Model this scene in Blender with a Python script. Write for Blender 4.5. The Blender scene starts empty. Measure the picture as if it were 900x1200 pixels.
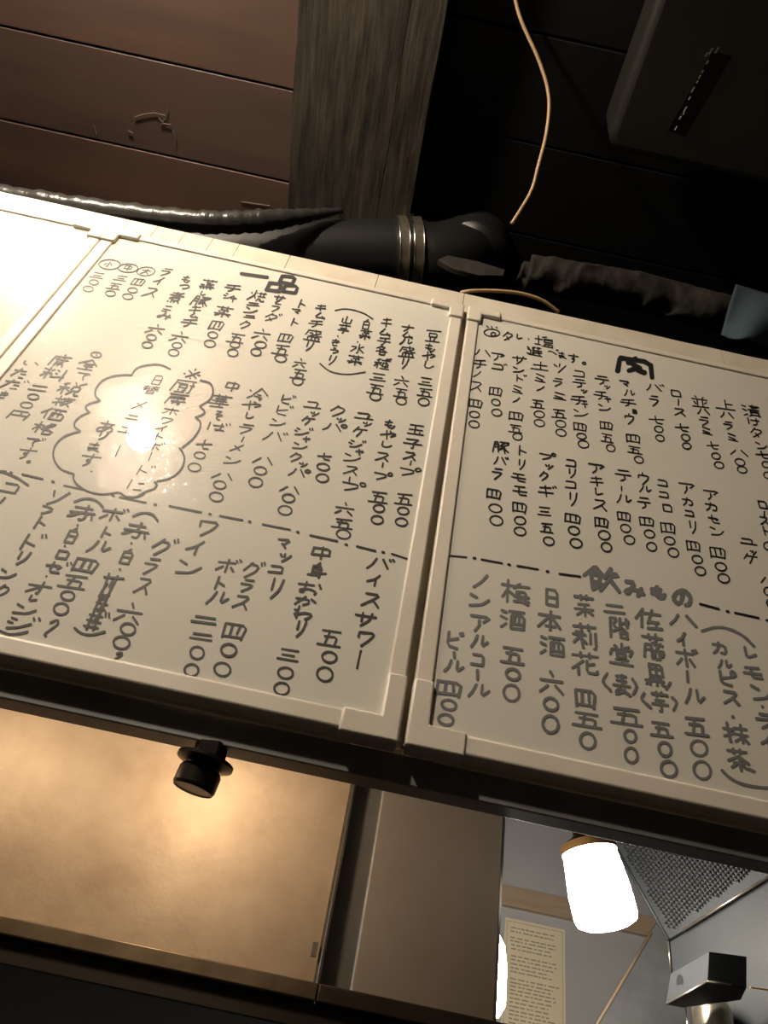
import bpy, bmesh, math, random
import numpy as np
from mathutils import Vector, Matrix, noise
random.seed(7)
C0 = bpy.context.scene.collection
# ------------------------------------------------------------------ camera
# board plane is y = 0, z = 0 (before the lift) is the top of the writing area, +y goes into the kitchen
LIFT = 2.35
F = 900.0
R = np.array([[0.97701792, -0.14871664, 0.1527067],
              [0.21308906, 0.66332541, -0.717351],
              [0.00538779, 0.73340491, 0.6797707]])
CAM = np.array([0.4010847, -0.53598913, -0.86638795])
cd = bpy.data.cameras.new('camera'); cam = bpy.data.objects.new('camera', cd); C0.objects.link(cam)
cd.sensor_fit = 'VERTICAL'; cd.sensor_height = 36.0; cd.lens = 36.0 * F / 1200.0; cd.clip_start = 0.01
m = Matrix([[R[0][0], -R[1][0], -R[2][0], CAM[0]],
            [R[0][1], -R[1][1], -R[2][1], CAM[1]],
            [R[0][2], -R[1][2], -R[2][2], CAM[2] + LIFT], [0, 0, 0, 1]])
cam.matrix_world = m
sc = bpy.context.scene; sc.camera = cam
# ------------------------------------------------------------------ world, exposure
w = bpy.data.worlds.new('world'); sc.world = w; w.use_nodes = True
w.node_tree.nodes['Background'].inputs[0].default_value = (0.9, 0.85, 0.8, 1)
w.node_tree.nodes['Background'].inputs[1].default_value = 0.05
sc.view_settings.view_transform = 'Standard'; sc.view_settings.look = 'None'
sc.view_settings.gamma = 1.0; sc.view_settings.use_curve_mapping = False
sc.view_settings.exposure = 0.0

def ray(u, v):
    d = R.T @ np.array([(u - 450) / F, (v - 600) / F, 1.0]); return d
def at(u, v, ax, val):
    """point of the plane axis=val that is seen at a photograph pixel"""
    d = ray(u, v); t = (val - CAM[ax]) / d[ax]; p = CAM + t * d
    return Vector((p[0], p[1], p[2]))
UP = Vector((0, 0, LIFT))

# lights that have no visible lamp body in the photograph
def point(name, loc, col, power, r):
    l = bpy.data.lights.new(name, 'POINT'); l.color = col; l.energy = power; l.shadow_soft_size = r
    o = bpy.data.objects.new(name, l); C0.objects.link(o); o.location = Vector(loc) + UP; return o
WARM = (1.0, 0.72, 0.45)
point('under_beam_light', (0.30, 0.050, -0.598), WARM, .72, 0.012)
point('under_beam_light', (0.12, 0.050, -0.598), WARM, .42, 0.012)  # second unseen light, added to spread the glow along the panel
GLOBE_E = 1060.0; SIDE_E = 270.0; KITCHEN_E = 115.0

# ------------------------------------------------------------------ materials
def mat(name, col=(.5, .5, .5), rough=.5, metal=0.0, coat=0.0, coat_rough=.05, emit=None, es=0.0,
        noise_scale=0, col2=None, contrast=(.35, .65), stretch=(1, 1, 1), bump=0.0, bump_scale=80, spec=None, detail=6, bstretch=None):
    M = bpy.data.materials.new(name); M.use_nodes = True
    nt = M.node_tree; N = nt.nodes; L = nt.links; b = N['Principled BSDF']
    b.inputs['Base Color'].default_value = (*col, 1); b.inputs['Roughness'].default_value = rough
    b.inputs['Metallic'].default_value = metal; b.inputs['Coat Weight'].default_value = coat
    b.inputs['Coat Roughness'].default_value = coat_rough
    if spec is not None: b.inputs['Specular IOR Level'].default_value = spec
    if emit: b.inputs['Emission Color'].default_value = (*emit, 1); b.inputs['Emission Strength'].default_value = es
    tc = N.new('ShaderNodeTexCoord')
    def nz(scale, st, det):
        mp = N.new('ShaderNodeMapping'); mp.inputs['Scale'].default_value = st
        L.new(tc.outputs['Object'], mp.inputs[0])
        n = N.new('ShaderNodeTexNoise'); n.inputs['Scale'].default_value = scale; n.inputs['Detail'].default_value = det
        n.inputs['Roughness'].default_value = .6
        L.new(mp.outputs[0], n.inputs['Vector']); return n
    if noise_scale:
        n = nz(noise_scale, stretch, detail); r = N.new('ShaderNodeValToRGB')
        r.color_ramp.elements[0].position = contrast[0]; r.color_ramp.elements[1].position = contrast[1]
        r.color_ramp.elements[0].color = (*col, 1); r.color_ramp.elements[1].color = (*(col2 or col), 1)
        L.new(n.outputs['Fac'], r.inputs[0]); L.new(r.outputs[0], b.inputs['Base Color'])
    if bump:
        n = nz(bump_scale, bstretch or stretch, 4); bp = N.new('ShaderNodeBump')
        bp.inputs['Strength'].default_value = bump; bp.inputs['Distance'].default_value = 0.002
        L.new(n.outputs['Fac'], bp.inputs['Height']); L.new(bp.outputs[0], b.inputs['Normal'])
        L.new(bp.outputs[0], b.inputs['Coat Normal'])
    return M
M = {}
M['enamel'] = mat('white enamel', (.74, .715, .645), .34, coat=1.0, coat_rough=.012, noise_scale=2.2, col2=(.70, .675, .60), spec=.06)
# fine grease specks on the enamel scatter the lamp's mirror image
nt = M['enamel'].node_tree; bs = nt.nodes['Principled BSDF']; tc = nt.nodes.new('ShaderNodeTexCoord')
vn = nt.nodes.new('ShaderNodeTexNoise'); vn.inputs['Scale'].default_value = 380; vn.inputs['Detail'].default_value = 2; rmp = nt.nodes.new('ShaderNodeValToRGB'); rmp.color_ramp.elements[0].position = .60; rmp.color_ramp.elements[1].position = .74
bp = nt.nodes.new('ShaderNodeBump'); bp.inputs['Strength'].default_value = 1.0; bp.inputs['Distance'].default_value = .00005
nt.links.new(tc.outputs['Object'], vn.inputs['Vector']); nt.links.new(vn.outputs['Fac'], rmp.inputs[0]); nt.links.new(rmp.outputs[0], bp.inputs['Height'])
nt.links.new(bp.outputs[0], bs.inputs['Coat Normal'])
M['frame'] = mat('white plastic frame', (.78, .72, .63), .42, noise_scale=9, col2=(.70, .64, .55), bump=.05, bump_scale=300)
M['frame_dirty'] = mat('cream plastic strip', (.72, .66, .55), .45, noise_scale=14, col2=(.62, .55, .44))
M['ink'] = mat('black marker ink', (.012, .012, .013), .55)
M['ink_soft'] = mat('dark marker ink', (.030, .028, .026), .55)
M['ink_grey'] = mat('glare grey marker ink', (.17, .175, .18), .6)  # grey puts the veiling glare over the drinks text into the ink
M['beam_steel'] = mat('dark painted steel', (.26, .265, .27), .5, metal=.2, noise_scale=6, col2=(.16, .16, .158), bump=.1, bump_scale=40)
M['panel'] = mat('brushed brass toned steel', (.56, .47, .37), .6, metal=.2, noise_scale=13, col2=(.40, .315, .235), contrast=(.35, .68), bump=.2, bump_scale=110, detail=9)
M['panel_grey'] = mat('brushed grey steel', (.62, .58, .54), .5, metal=.3, noise_scale=5, col2=(.50, .46, .43), bump=.1, bump_scale=120)
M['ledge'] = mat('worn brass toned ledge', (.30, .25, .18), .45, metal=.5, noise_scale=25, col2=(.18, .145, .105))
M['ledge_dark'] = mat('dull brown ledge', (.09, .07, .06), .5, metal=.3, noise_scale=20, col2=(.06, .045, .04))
M['shelf'] = mat('sooty dark shelf', (.03, .026, .022), .6, noise_scale=5, col2=(.02, .018, .016))
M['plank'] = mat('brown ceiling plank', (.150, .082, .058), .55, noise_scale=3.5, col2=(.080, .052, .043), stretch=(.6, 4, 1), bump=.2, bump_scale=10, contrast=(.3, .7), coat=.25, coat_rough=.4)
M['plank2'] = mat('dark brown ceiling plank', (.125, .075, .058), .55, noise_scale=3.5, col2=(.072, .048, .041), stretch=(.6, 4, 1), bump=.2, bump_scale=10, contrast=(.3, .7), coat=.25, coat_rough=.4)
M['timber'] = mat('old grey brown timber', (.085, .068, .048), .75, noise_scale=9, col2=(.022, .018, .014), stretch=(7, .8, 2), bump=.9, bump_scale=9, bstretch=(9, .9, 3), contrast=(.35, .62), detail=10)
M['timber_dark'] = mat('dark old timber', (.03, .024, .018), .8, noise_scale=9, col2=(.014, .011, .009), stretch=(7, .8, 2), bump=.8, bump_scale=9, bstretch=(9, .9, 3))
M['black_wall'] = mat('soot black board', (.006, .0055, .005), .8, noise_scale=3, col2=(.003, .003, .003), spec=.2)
M['duct'] = mat('black rubber duct', (.010, .010, .010), .42, bump=.25, bump_scale=25)
M['wrap'] = mat('creased clear film over black hose', (.030, .029, .028), .3, coat=.35, coat_rough=.2, bump=1.0, bump_scale=14, bstretch=(5, 1, 1))
M['metal'] = mat('dull galvanised metal', (.50, .45, .36), .32, metal=.9, noise_scale=60, col2=(.36, .31, .24))
M['chrome'] = mat('bright metal', (.75, .72, .66), .2, metal=1)
M['cable'] = mat('beige cable', (.50, .33, .18), .45)
M['unit'] = mat('matt black plastic', (.016, .014, .012), .45, noise_scale=4, col2=(.013, .011, .010))
M['soot'] = mat('crumbly brown insulation', (.022, .016, .012), .9, noise_scale=28, col2=(.006, .005, .004), bump=1, bump_scale=60)
M['cloth'] = mat('pale blue cloth', (.045, .075, .095), .9, noise_scale=40, col2=(.035, .058, .075), bump=.5, bump_scale=200)
M['knob'] = mat('dark bronze fitting', (.05, .043, .036), .35, metal=.8)
M['glass_lit'] = mat('glowing frosted glass', (1, .95, .85), .4, emit=(1.0, .92, .80), es=KITCHEN_E)
M['socket'] = mat('amber lamp collar', (.45, .25, .10), .4, metal=.5)
M['kitchen_wall'] = mat('grey kitchen wall', (.50, .49, .49), .6, noise_scale=2, col2=(.42, .41, .41))
M['pale_wood'] = mat('pale wooden batten', (.50, .37, .25), .5, noise_scale=6, col2=(.42, .3, .2), stretch=(1, 1, 8))
M['paper'] = mat('yellowed paper', (.86, .75, .52), .6, noise_scale=5, col2=(.80, .68, .46))
M['print'] = mat('pale brown print', (.40, .32, .20), .7)
M['hood'] = mat('grey hood steel', (.024, .027, .029), .6, metal=.1, noise_scale=7, col2=(.016, .018, .019))
M['bracket'] = mat('dull dark bracket steel', (.014, .016, .017), .75, noise_scale=9, col2=(.010, .011, .012), spec=.3)
M['scuff'] = mat('pale scuffed wood', (.17, .13, .11), .8)
M['mesh'] = mat('knitted filter wire', (.16, .16, .155), .3, metal=.9)
M['room_wall'] = mat('dim plaster wall', (.10, .085, .07), .8, noise_scale=2, col2=(.08, .07, .055))
M['floor'] = mat('dark concrete floor', (.08, .07, .06), .6, noise_scale=3, col2=(.05, .045, .04))
M['bulb'] = mat('lit globe glass', (1, .95, .88), .3, emit=(1.0, .85, .66), es=GLOBE_E)
M['bulb_side'] = mat('lit lamp glass', (1, .95, .88), .3, emit=(1.0, .85, .66), es=SIDE_E)

# ------------------------------------------------------------------ helpers
def link(name, bm, m_, parent=None, smooth=False, bevel=0.0):
    me = bpy.data.meshes.new(name); bm.normal_update(); bm.to_mesh(me); bm.free()
    me.materials.append(M[m_] if isinstance(m_, str) else m_)
    if smooth:
        for p in me.polygons: p.use_smooth = True
    o = bpy.data.objects.new(name, me); C0.objects.link(o)
    if parent: o.parent = parent
    if bevel:
        b = o.modifiers.new('bevel', 'BEVEL'); b.width = bevel; b.segments = 3; b.limit_method = 'ANGLE'
        for p in me.polygons: p.use_smooth = True
        me.set_sharp_from_angle(angle=math.radians(50))
    return o
def tag(o, label, cat, group=None):
    o['label'] = label; o['category'] = cat
    if group: o['group'] = group
    return o
def thing(name, label, cat, loc=(0, 0, 0), group=None):
    o = bpy.data.objects.new(name, None); C0.objects.link(o); o.location = Vector(loc) + UP
    o.empty_display_size = .05
    return tag(o, label, cat, group)
def structure(o): o['kind'] = 'structure'; return o
def box(bm, a, b):
    x0, y0, z0 = a; x1, y1, z1 = b
    v = [bm.verts.new(p) for p in ((x0, y0, z0), (x1, y0, z0), (x1, y1, z0), (x0, y1, z0), (x0, y0, z1), (x1, y0, z1), (x1, y1, z1), (x0, y1, z1))]
    for f in ((0, 3, 2, 1), (4, 5, 6, 7), (0, 1, 5, 4), (1, 2, 6, 5), (2, 3, 7, 6), (3, 0, 4, 7)): bm.faces.new([v[i] for i in f])
    return bm
def boxm(a, b): return box(bmesh.new(), a, b)
def rel(p, o): return Vector(p) + UP - o.location      # scene point into the frame of an unrotated thing
def bx(name, a, b, m_, parent=None, bevel=0.0):
    if parent: a = rel(a, parent); b = rel(b, parent)
    else: a = Vector(a) + UP; b = Vector(b) + UP
    return link(name, boxm(a, b), m_, parent, bevel=bevel)
def slab(bm, pts, n, t):
    """flat outline pts given thickness t along -n"""
    n = Vector(n).normalized()
    A = [bm.verts.new(Vector(p)) for p in pts]; B = [bm.verts.new(Vector(p) - n * t) for p in pts]
    bm.faces.new(A); bm.faces.new(B[::-1])
    for i in range(len(A)):
        j = (i + 1) % len(A); bm.faces.new((A[i], B[i], B[j], A[j]))
    bmesh.ops.recalc_face_normals(bm, faces=bm.faces[:]); return bm
def smooth_path(pts, sub=6):
    P = [Vector(p) for p in pts]; P = [2 * P[0] - P[1]] + P + [2 * P[-1] - P[-2]]; out = []
    for i in range(1, len(P) - 2):
        for k in range(sub):
            t = k / sub; a, b, c, d = P[i - 1:i + 3]
            out.append(.5 * ((2 * b) + (c - a) * t + (2 * a - 5 * b + 4 * c - d) * t * t + (3 * b - a - 3 * c + d) * t ** 3))
    out.append(P[-2]); return out
def tube(bm, pts, rad, seg=12, cap=True):
    rings = []; n = len(pts); up = Vector((0, 0, 1))
    for i, p in enumerate(pts):
        t = (pts[min(i + 1, n - 1)] - pts[max(i - 1, 0)]).normalized()
        if abs(t.dot(up)) > .95: up = Vector((0, 1, 0))
        a = t.cross(up).normalized(); b = t.cross(a).normalized(); up = -b if False else up
        r = rad(i / (n - 1)) if callable(rad) else rad
        rings.append([bm.verts.new(p + a * math.cos(k * 2 * math.pi / seg) * r + b * math.sin(k * 2 * math.pi / seg) * r) for k in range(seg)])
    for i in range(n - 1):
        for k in range(seg):
            j = (k + 1) % seg; bm.faces.new((rings[i][k], rings[i][j], rings[i + 1][j], rings[i + 1][k]))
    if cap: bm.faces.new(rings[0][::-1]); bm.faces.new(rings[-1])
    bmesh.ops.recalc_face_normals(bm, faces=bm.faces[:]); return bm
def lathe(bm, prof, seg=32, origin=(0, 0, 0), axis=(0, 0, 1)):
    q = Vector((0, 0, 1)).rotation_difference(Vector(axis).normalized()); O = Vector(origin); rings = []
    for r, z in prof:
        rings.append([bm.verts.new(O + q @ Vector((r * math.cos(k * 2 * math.pi / seg), r * math.sin(k * 2 * math.pi / seg), z))) for k in range(seg)])
    for i in range(len(rings) - 1):
        for k in range(seg):
            j = (k + 1) % seg; bm.faces.new((rings[i][k], rings[i][j], rings[i + 1][j], rings[i + 1][k]))
    bm.faces.new(rings[0][::-1]); bm.faces.new(rings[-1])
    bmesh.ops.remove_doubles(bm, verts=bm.verts[:], dist=1e-6)
    bmesh.ops.recalc_face_normals(bm, faces=bm.faces[:]); return bm

# ------------------------------------------------------------------ setting
ZC = .50                                                    # ceiling underside
XL, XR, YF, YK = -1.8, 2.6, -2.4, 1.62                      # room and kitchen extents
structure(bx('floor', (XL, YF, -LIFT - .1), (XR, YK, -LIFT), 'floor'))
structure(bx('wall_left', (XL - .1, YF, -LIFT), (XL, YK, ZC + .1), 'room_wall'))
structure(bx('wall_right', (XR, YF, -LIFT), (XR + .1, YK, ZC + .1), 'room_wall'))
structure(bx('wall_front', (XL, YF - .1, -LIFT), (XR, YF, ZC + .1), 'room_wall'))
structure(bx('wall_back', (XL, YK, -LIFT), (XR, YK + .1, ZC + .1), 'kitchen_wall'))
# partition above the counter: black boards above and behind the whiteboards
part = structure(bx('wall_partition', (XL, .030, -.585), (XR, .06, .035), 'black_wall'))
up_wall = structure(bx('wall_upper', (XL, .32, -.1), (XR, .36, ZC), 'black_wall'))
structure(bx('wall_ledge', (XL, .06, -.12), (XR, .32, -.10), 'black_wall'))
# ceiling: a deck with planks laid along x
zb = ZC - .045
xb0 = (at(348, 0, 2, zb).x + at(338, 235, 2, zb).x) / 2
xbm = (at(475, 0, 2, zb).x + at(450, 240, 2, zb).x) / 2
xb1 = at(489, 200, 2, zb).x
ceil = structure(bx('ceiling', (XL, YF, ZC), (XR, YK, ZC + .1), 'black_wall'))
def plank(x0, x1, y0, y1, m_):
    o = link('plank', boxm(Vector((x0, y0, ZC - .012 - random.random() * .002)) + UP, Vector((x1, y1, ZC - .001)) + UP), m_, ceil, bevel=.0015)
    return o
ys = at(340, 105, 2, ZC - .012).y; yn = at(335, 213, 2, ZC - .012).y; pw = yn - ys
k = -14
while ys + k * pw < .32:
    y0 = ys + k * pw; y1 = min(y0 + pw, .318)
    plank(XL, xb0 + .01, y0 + .0018, y1 - .0018, 'plank' if k % 2 else 'plank2')
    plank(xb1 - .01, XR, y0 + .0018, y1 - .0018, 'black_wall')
    k += 1
# the old timber joist below the planks, two pieces side by side
j = thing('ceiling_joist', 'old grey brown timber joist crossing the plank ceiling', 'beam', ((xb0 + xb1) / 2, -.8, zb))
def rough_timber(name, x0, x1, z0, z1, m_):
    bm = bmesh.new(); n = 60; prof = []
    for i in range(n + 1):
        y = YF + (.318 - YF) * i / n; r = []
        for (x, z) in ((x0, z0), (x0 * .5 + x1 * .5, z0), (x1, z0), (x1, z1), (x0, z1)):
            d = (noise.noise(Vector((x * 30, y * 9, z * 30))) * .003)
            r.append(bm.verts.new(rel((x + d, y, z + (d if z == z0 else 0)), j)))
        prof.append(r)
    for i in range(n):
        for a in range(5):
            b = (a + 1) % 5; bm.faces.new((prof[i][a], prof[i][b], prof[i + 1][b], prof[i + 1][a]))
    bm.faces.new(prof[0][::-1]); bm.faces.new(prof[-1]); bmesh.ops.recalc_face_normals(bm, faces=bm.faces[:])
    return link(name, bm, m_, j)
rough_timber('timber', xb0, xbm - .001, zb, ZC - .014, 'timber')
rough_timber('timber', xbm + .001, xb1, zb - .006, ZC - .014, 'timber')

# ------------------------------------------------------------------ white strip of plates above the boards
strip = structure(bx('trim_1', (-.9, .012, .000), (1.5, .0295, .052), 'frame_dirty'))
seams = [-.88, -.62, -.36, -.27]
for (u, v) in ((150, 262), (182, 270), (215, 277), (247, 285), (278, 292), (338, 305)): seams.append(at(u, v, 1, 0.006).x)
seams += [at(443, 325, 1, .006).x, at(543, 352, 1, .006).x, .80, 1.12, 1.49]
for a, b in zip(seams[:-1], seams[1:]):
    bm = bmesh.new(); n = max(2, int((b - a) / .02)); lo = []; hi = []
    bt, tt = [], []
    zlo = .0105
    for i in range(n + 1):
        x = a + .0004 + (b - a - .0008) * i / n
        zt = .0535 + noise.noise(Vector((x * 14, 3, 0))) * .0022 * (1 if x > .44 else .35)
        lo.append([bm.verts.new(Vector((x, y, zlo)) + UP) for y in (.005, .0118)])
        hi.append([bm.verts.new(Vector((x, y, zt)) + UP) for y in (.005, .0118)])
    for i in range(n):
        bm.faces.new((lo[i][0], lo[i + 1][0], hi[i + 1][0], hi[i][0])); bm.faces.new((hi[i][0], hi[i + 1][0], hi[i + 1][1], hi[i][1]))
        bm.faces.new((lo[i][1], hi[i][1], hi[i + 1][1], lo[i + 1][1])); bm.faces.new((lo[i][0], lo[i][1], lo[i + 1][1], lo[i + 1][0]))
    bm.faces.new((lo[0][0], hi[0][0], hi[0][1], lo[0][1])); bm.faces.new((lo[n][0], lo[n][1], hi[n][1], hi[n][0]))
    bmesh.ops.recalc_face_normals(bm, faces=bm.faces[:])
    link('plate', bm, 'frame_dirty', strip)

# ------------------------------------------------------------------ whiteboards
structure(bx('trim_3', (-.9, .0135, -.595), (1.5, .0295, -.0002), 'frame_dirty'))
BW, BH, FR, GAP = .4354, .580, .0150, .0368     # writing area, frame width, distance between writing areas
def whiteboard(x0, label):
    t = thing('whiteboard', label, 'whiteboard', (x0 + BW / 2, .01, -BH - FR))
    bx('panel', (x0 - .002, .000, -BH - .002), (x0 + BW + .002, .009, .002), 'enamel', t)
    yf, yb = -.0022, .011
    rt = bx('frame_rail', (x0 - FR, yf, 0), (x0 + BW + FR, yb, .0098), 'frame', t, .002)
    rb = bx('frame_rail', (x0 - FR, yf - .001, -BH - .0175), (x0 + BW + FR, yb + .002, -BH), 'frame', t, .003)
    bx('frame_rail', (x0 - FR, yf, -BH), (x0, yb, 0), 'frame', t, .002)
    bx('frame_rail', (x0 + BW, yf, -BH), (x0 + BW + FR, yb, 0), 'frame', t, .002)
    bx('back_lip', (x0 + .01, yb, -BH - .021), (x0 + BW - .02, yb + .002, -BH - .004), 'frame_dirty', t, .001)
    for sx in (0, 1):
        for sz in (0, 1):
            xa = x0 - FR - .001 if sx == 0 else x0 + BW + FR + .001
            s = 1 if sx == 0 else -1
            bm = bmesh.new()
            if sz:   # L shaped cap at the top
                zt = .0115; L1, L2, wx, wz = .043, .030, FR + .0035, .0135
                P = [(0, 0), (L1, 0), (L1, -wz), (wx, -wz), (wx, -L2), (0, -L2)]
            else:
                zt = -BH - .0195; L1, L2, wx, wz = .046, .058, FR + .0015, .0205
                P = [(0, 0), (L1, 0), (L1, wz), (wx, wz), (wx, L2), (0, L2)]
            pts = [rel((xa + s * p, yf - .0028, zt + q), t) for p, q in P]
            slab(bm, pts, (0, -1, 0), .0165 if sz else .019)
            link('corner_cap', bm, 'frame', rt if sz else rb, bevel=.0022)
    return t
board_l = whiteboard(0.0, 'left white enamel whiteboard filled with handwritten food columns, lamp mirrored in it')
board_x = whiteboard(-BW - 2 * FR - .001, 'blank third white board at the far left edge, washed out by light')
board_r = whiteboard(BW + GAP, 'right white enamel whiteboard with thick heading and drink columns, running out of the photo')

# ------------------------------------------------------------------ handwriting: pen strokes as thin ink ribbons on the enamel
# each stroke is a chain of two-digit grid points in a 10 x 10 character cell
GLYPHS = """ア 019164 434629
イ 704406 5359
ウ 4042 1214 12827539
オ 0393 505948 5308
カ 02828858 403609
キ 1281 0695 4059
ク 4005 31827529
ケ 3005 2292 625539
コ 118188 0888
サ 0292 3036 706539
シ 1132 0425 195894
ス 11815509 5589
セ 038365 303888
ソ 1023 905619
タ 4005 31828419 3558
チ 8112 0595 525739
ッ 0224 4144 927539
ツ 0123 4043 916539
テ 2181 0494 546739
ト 3039 3486
ナ 0393 505529
ニ 1282 0797
ノ 805509
ハ 302509 6098
ヒ 1583 101889
フ 01828529
ヘ 053398
ホ 0292 5059 3508 7598
マ 018145 3467
ミ 1183 1577 0899
ム 400897 6599
メ 804509 2277
モ 1181 0595 41487898
ャ 049264 3059
ュ 117167 0797
ユ 117167 0797
ョ 118189 1585 1989
ラ 2080 03837529
リ 2025 807539
ル 302509 606894
レ 202895
ロ 1119 118189 1989
ワ 1114 11917539
ン 0133 096894
ー 5059
も 4136487986 1363 1666
や 0572937566 5061 3049
し 20276895
み 11512808165597 8469
り 2025 807539
き 1272 1584 4066 263979
う 3151 14748649
す 0292 5055463544555739
て 0191535669
た 0272 4009 5585 5989
い 111638 7296
お 0262 30381816558779 8194
か 03636749 4009 7295
わ 2029 03330854958869
そ 21711594464879
は 1019 3383 7077594798
ま 1272 1575 504728264698
の 524729062260948869
あ 1282 4048 73481916649679
つ 0361938648
こ 1272 0788
に 1019 5383 4989
け 1018 3393 707849
、 4577
※ 2288 8228 5051 0515 8595 5859
〜 226082552849
一 0595
二 1282 0797
三 1181 2575 0898
四 0109 019189 0888 3138 6166
五 1181 4138 247478 0999
六 4052 0494 3609 6699
七 0593 404888
八 3209 6199
品 3034 307074 3474 0509 054549 0949 5559 559599 5999
豆 0090 2225 227275 2575 3638 6658 0999
盛 1181 1105 23434535 506595 8245 2629 268689 4649 6669 0999
各 4003 31712506 2386 3639 367679 3979
種 3112 0444 2129 2407 2446 9061 4292 5457 548487 5787 7079 4999
白 5032 2229 227279 2575 2979
菜 0191 3032 6062 7333 2435 7463 0696 5459 5518 5598
水 505949 034308 8254 5498
山 4047 131888 8388
芋 0191 3032 6062 2474 0696 545949
煮 1161 4043 0393 8016 3437 347477 3575 3777 1819 3839 5859 7889
蒸 0191 3032 6062 33634547 053507 8454 5597 1787 1819 3839 5859 7889
豚 1109 113139 1333 1535 4191 7144 536579 6446 7547 9264 6598
焼 303409 3447 1213 4242 5292 6164 8184 5595 6759 77799998
玉 1181 1585 4149 0999 7778
子 1171 7154 545949 0595
冷 0213 0826 5025 5095 4565 367768 5769
中 1116 118186 1686 5059
華 0191 3032 6062 2373 1585 0797 3337 6367 5259 1979
厨 1191 1109 2363 3436 346466 3666 3738 6758 2969 7494 828979
房 0090 128284 1484 1209 5455 2696 5638 577769
日 2129 217179 2575 2979
替 0141 5191 2014 7054 0343 5393 3539 357579 3777 3979 7495 2415
全 5004 5095 3474 3676 5459 1989
税 3112 0444 2129 2407 2446 5062 9072 5356 538386 5686 6649 767999
抜 0343 2029 0745 4292 6148 5484 8449 5689
価 3005 2329 4191 4449 449499 4999 5157 7177
格 0343 2029 2307 2446 7145 619146 5597 5659 568689 5989
席 5052 1292 1209 2484 3336 6366 3666 3739 377779 5659
料 0122 4132 0444 2029 2407 2446 5162 5464 4796 8089
円 1109 119189 5155 1585
酒 0122 0425 0927 3191 4349 439399 4999 5156 7176 4797
梅 0242 2029 2307 2446 6143 5292 545799 548488 4696 4898 6567
本 0292 5059 5208 5298 3777
茉 0191 3032 6062 2474 0696 5459 5619 5698
莉 0191 3032 6062 4313 0454 3349 3407 3557 7377 939989
花 0191 3032 6062 4307 2629 8455 5358889897
階 1019 1040234526 5054 5272 4564 8084 9183 7565 5659 568689 5787 5989
堂 5052 2132 8162 1393 1305 9385 3436 346466 3666 2777 5659 0999
麦 2171 2373 0595 5055 4518 377719 4799
佐 3005 2329 3292 6047 5686 7679 4999
藤 0191 3032 6062 1409 144449 1646 4394 5354 8374 4696 7448 7698 7679 5758 9788 5969
黒 2025 208085 2585 2282 5057 2676 0787 0918 2829 5859 7899
抹 0343 2029 0745 4292 4595 7079 7649 7699
茶 0191 3032 6062 5305 5396 2676 5459 3718 6788
飲 3004 3053 2242 2329 234346 2646 2947 3657 7054 629283 7349 7599
身 5032 2228 226269 2464 2666 0868 9608
赤 1272 5055 0595 4518 656949 2608 8699
土 5058 1484 0999
上 5058 5484 0999
並 2132 7162 0393 3338 6368 1527 8576 0999
漬 0122 0425 0928 4191 5282 3494 6064 4548 458588 4686 4888 5839 7899
塩 0343 2028 0838 6041 5292 5355 539395 5595 5759 579799 7779 4999
選 0112 0324 2427 0738 1899 3151 5132 6181 8162 3494 4347 7377 3696 4738 7788
肉 1108 119199 5033 4365 5537 5677
小 505848 3316 7396
大 0393 505509 5599
"""
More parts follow.
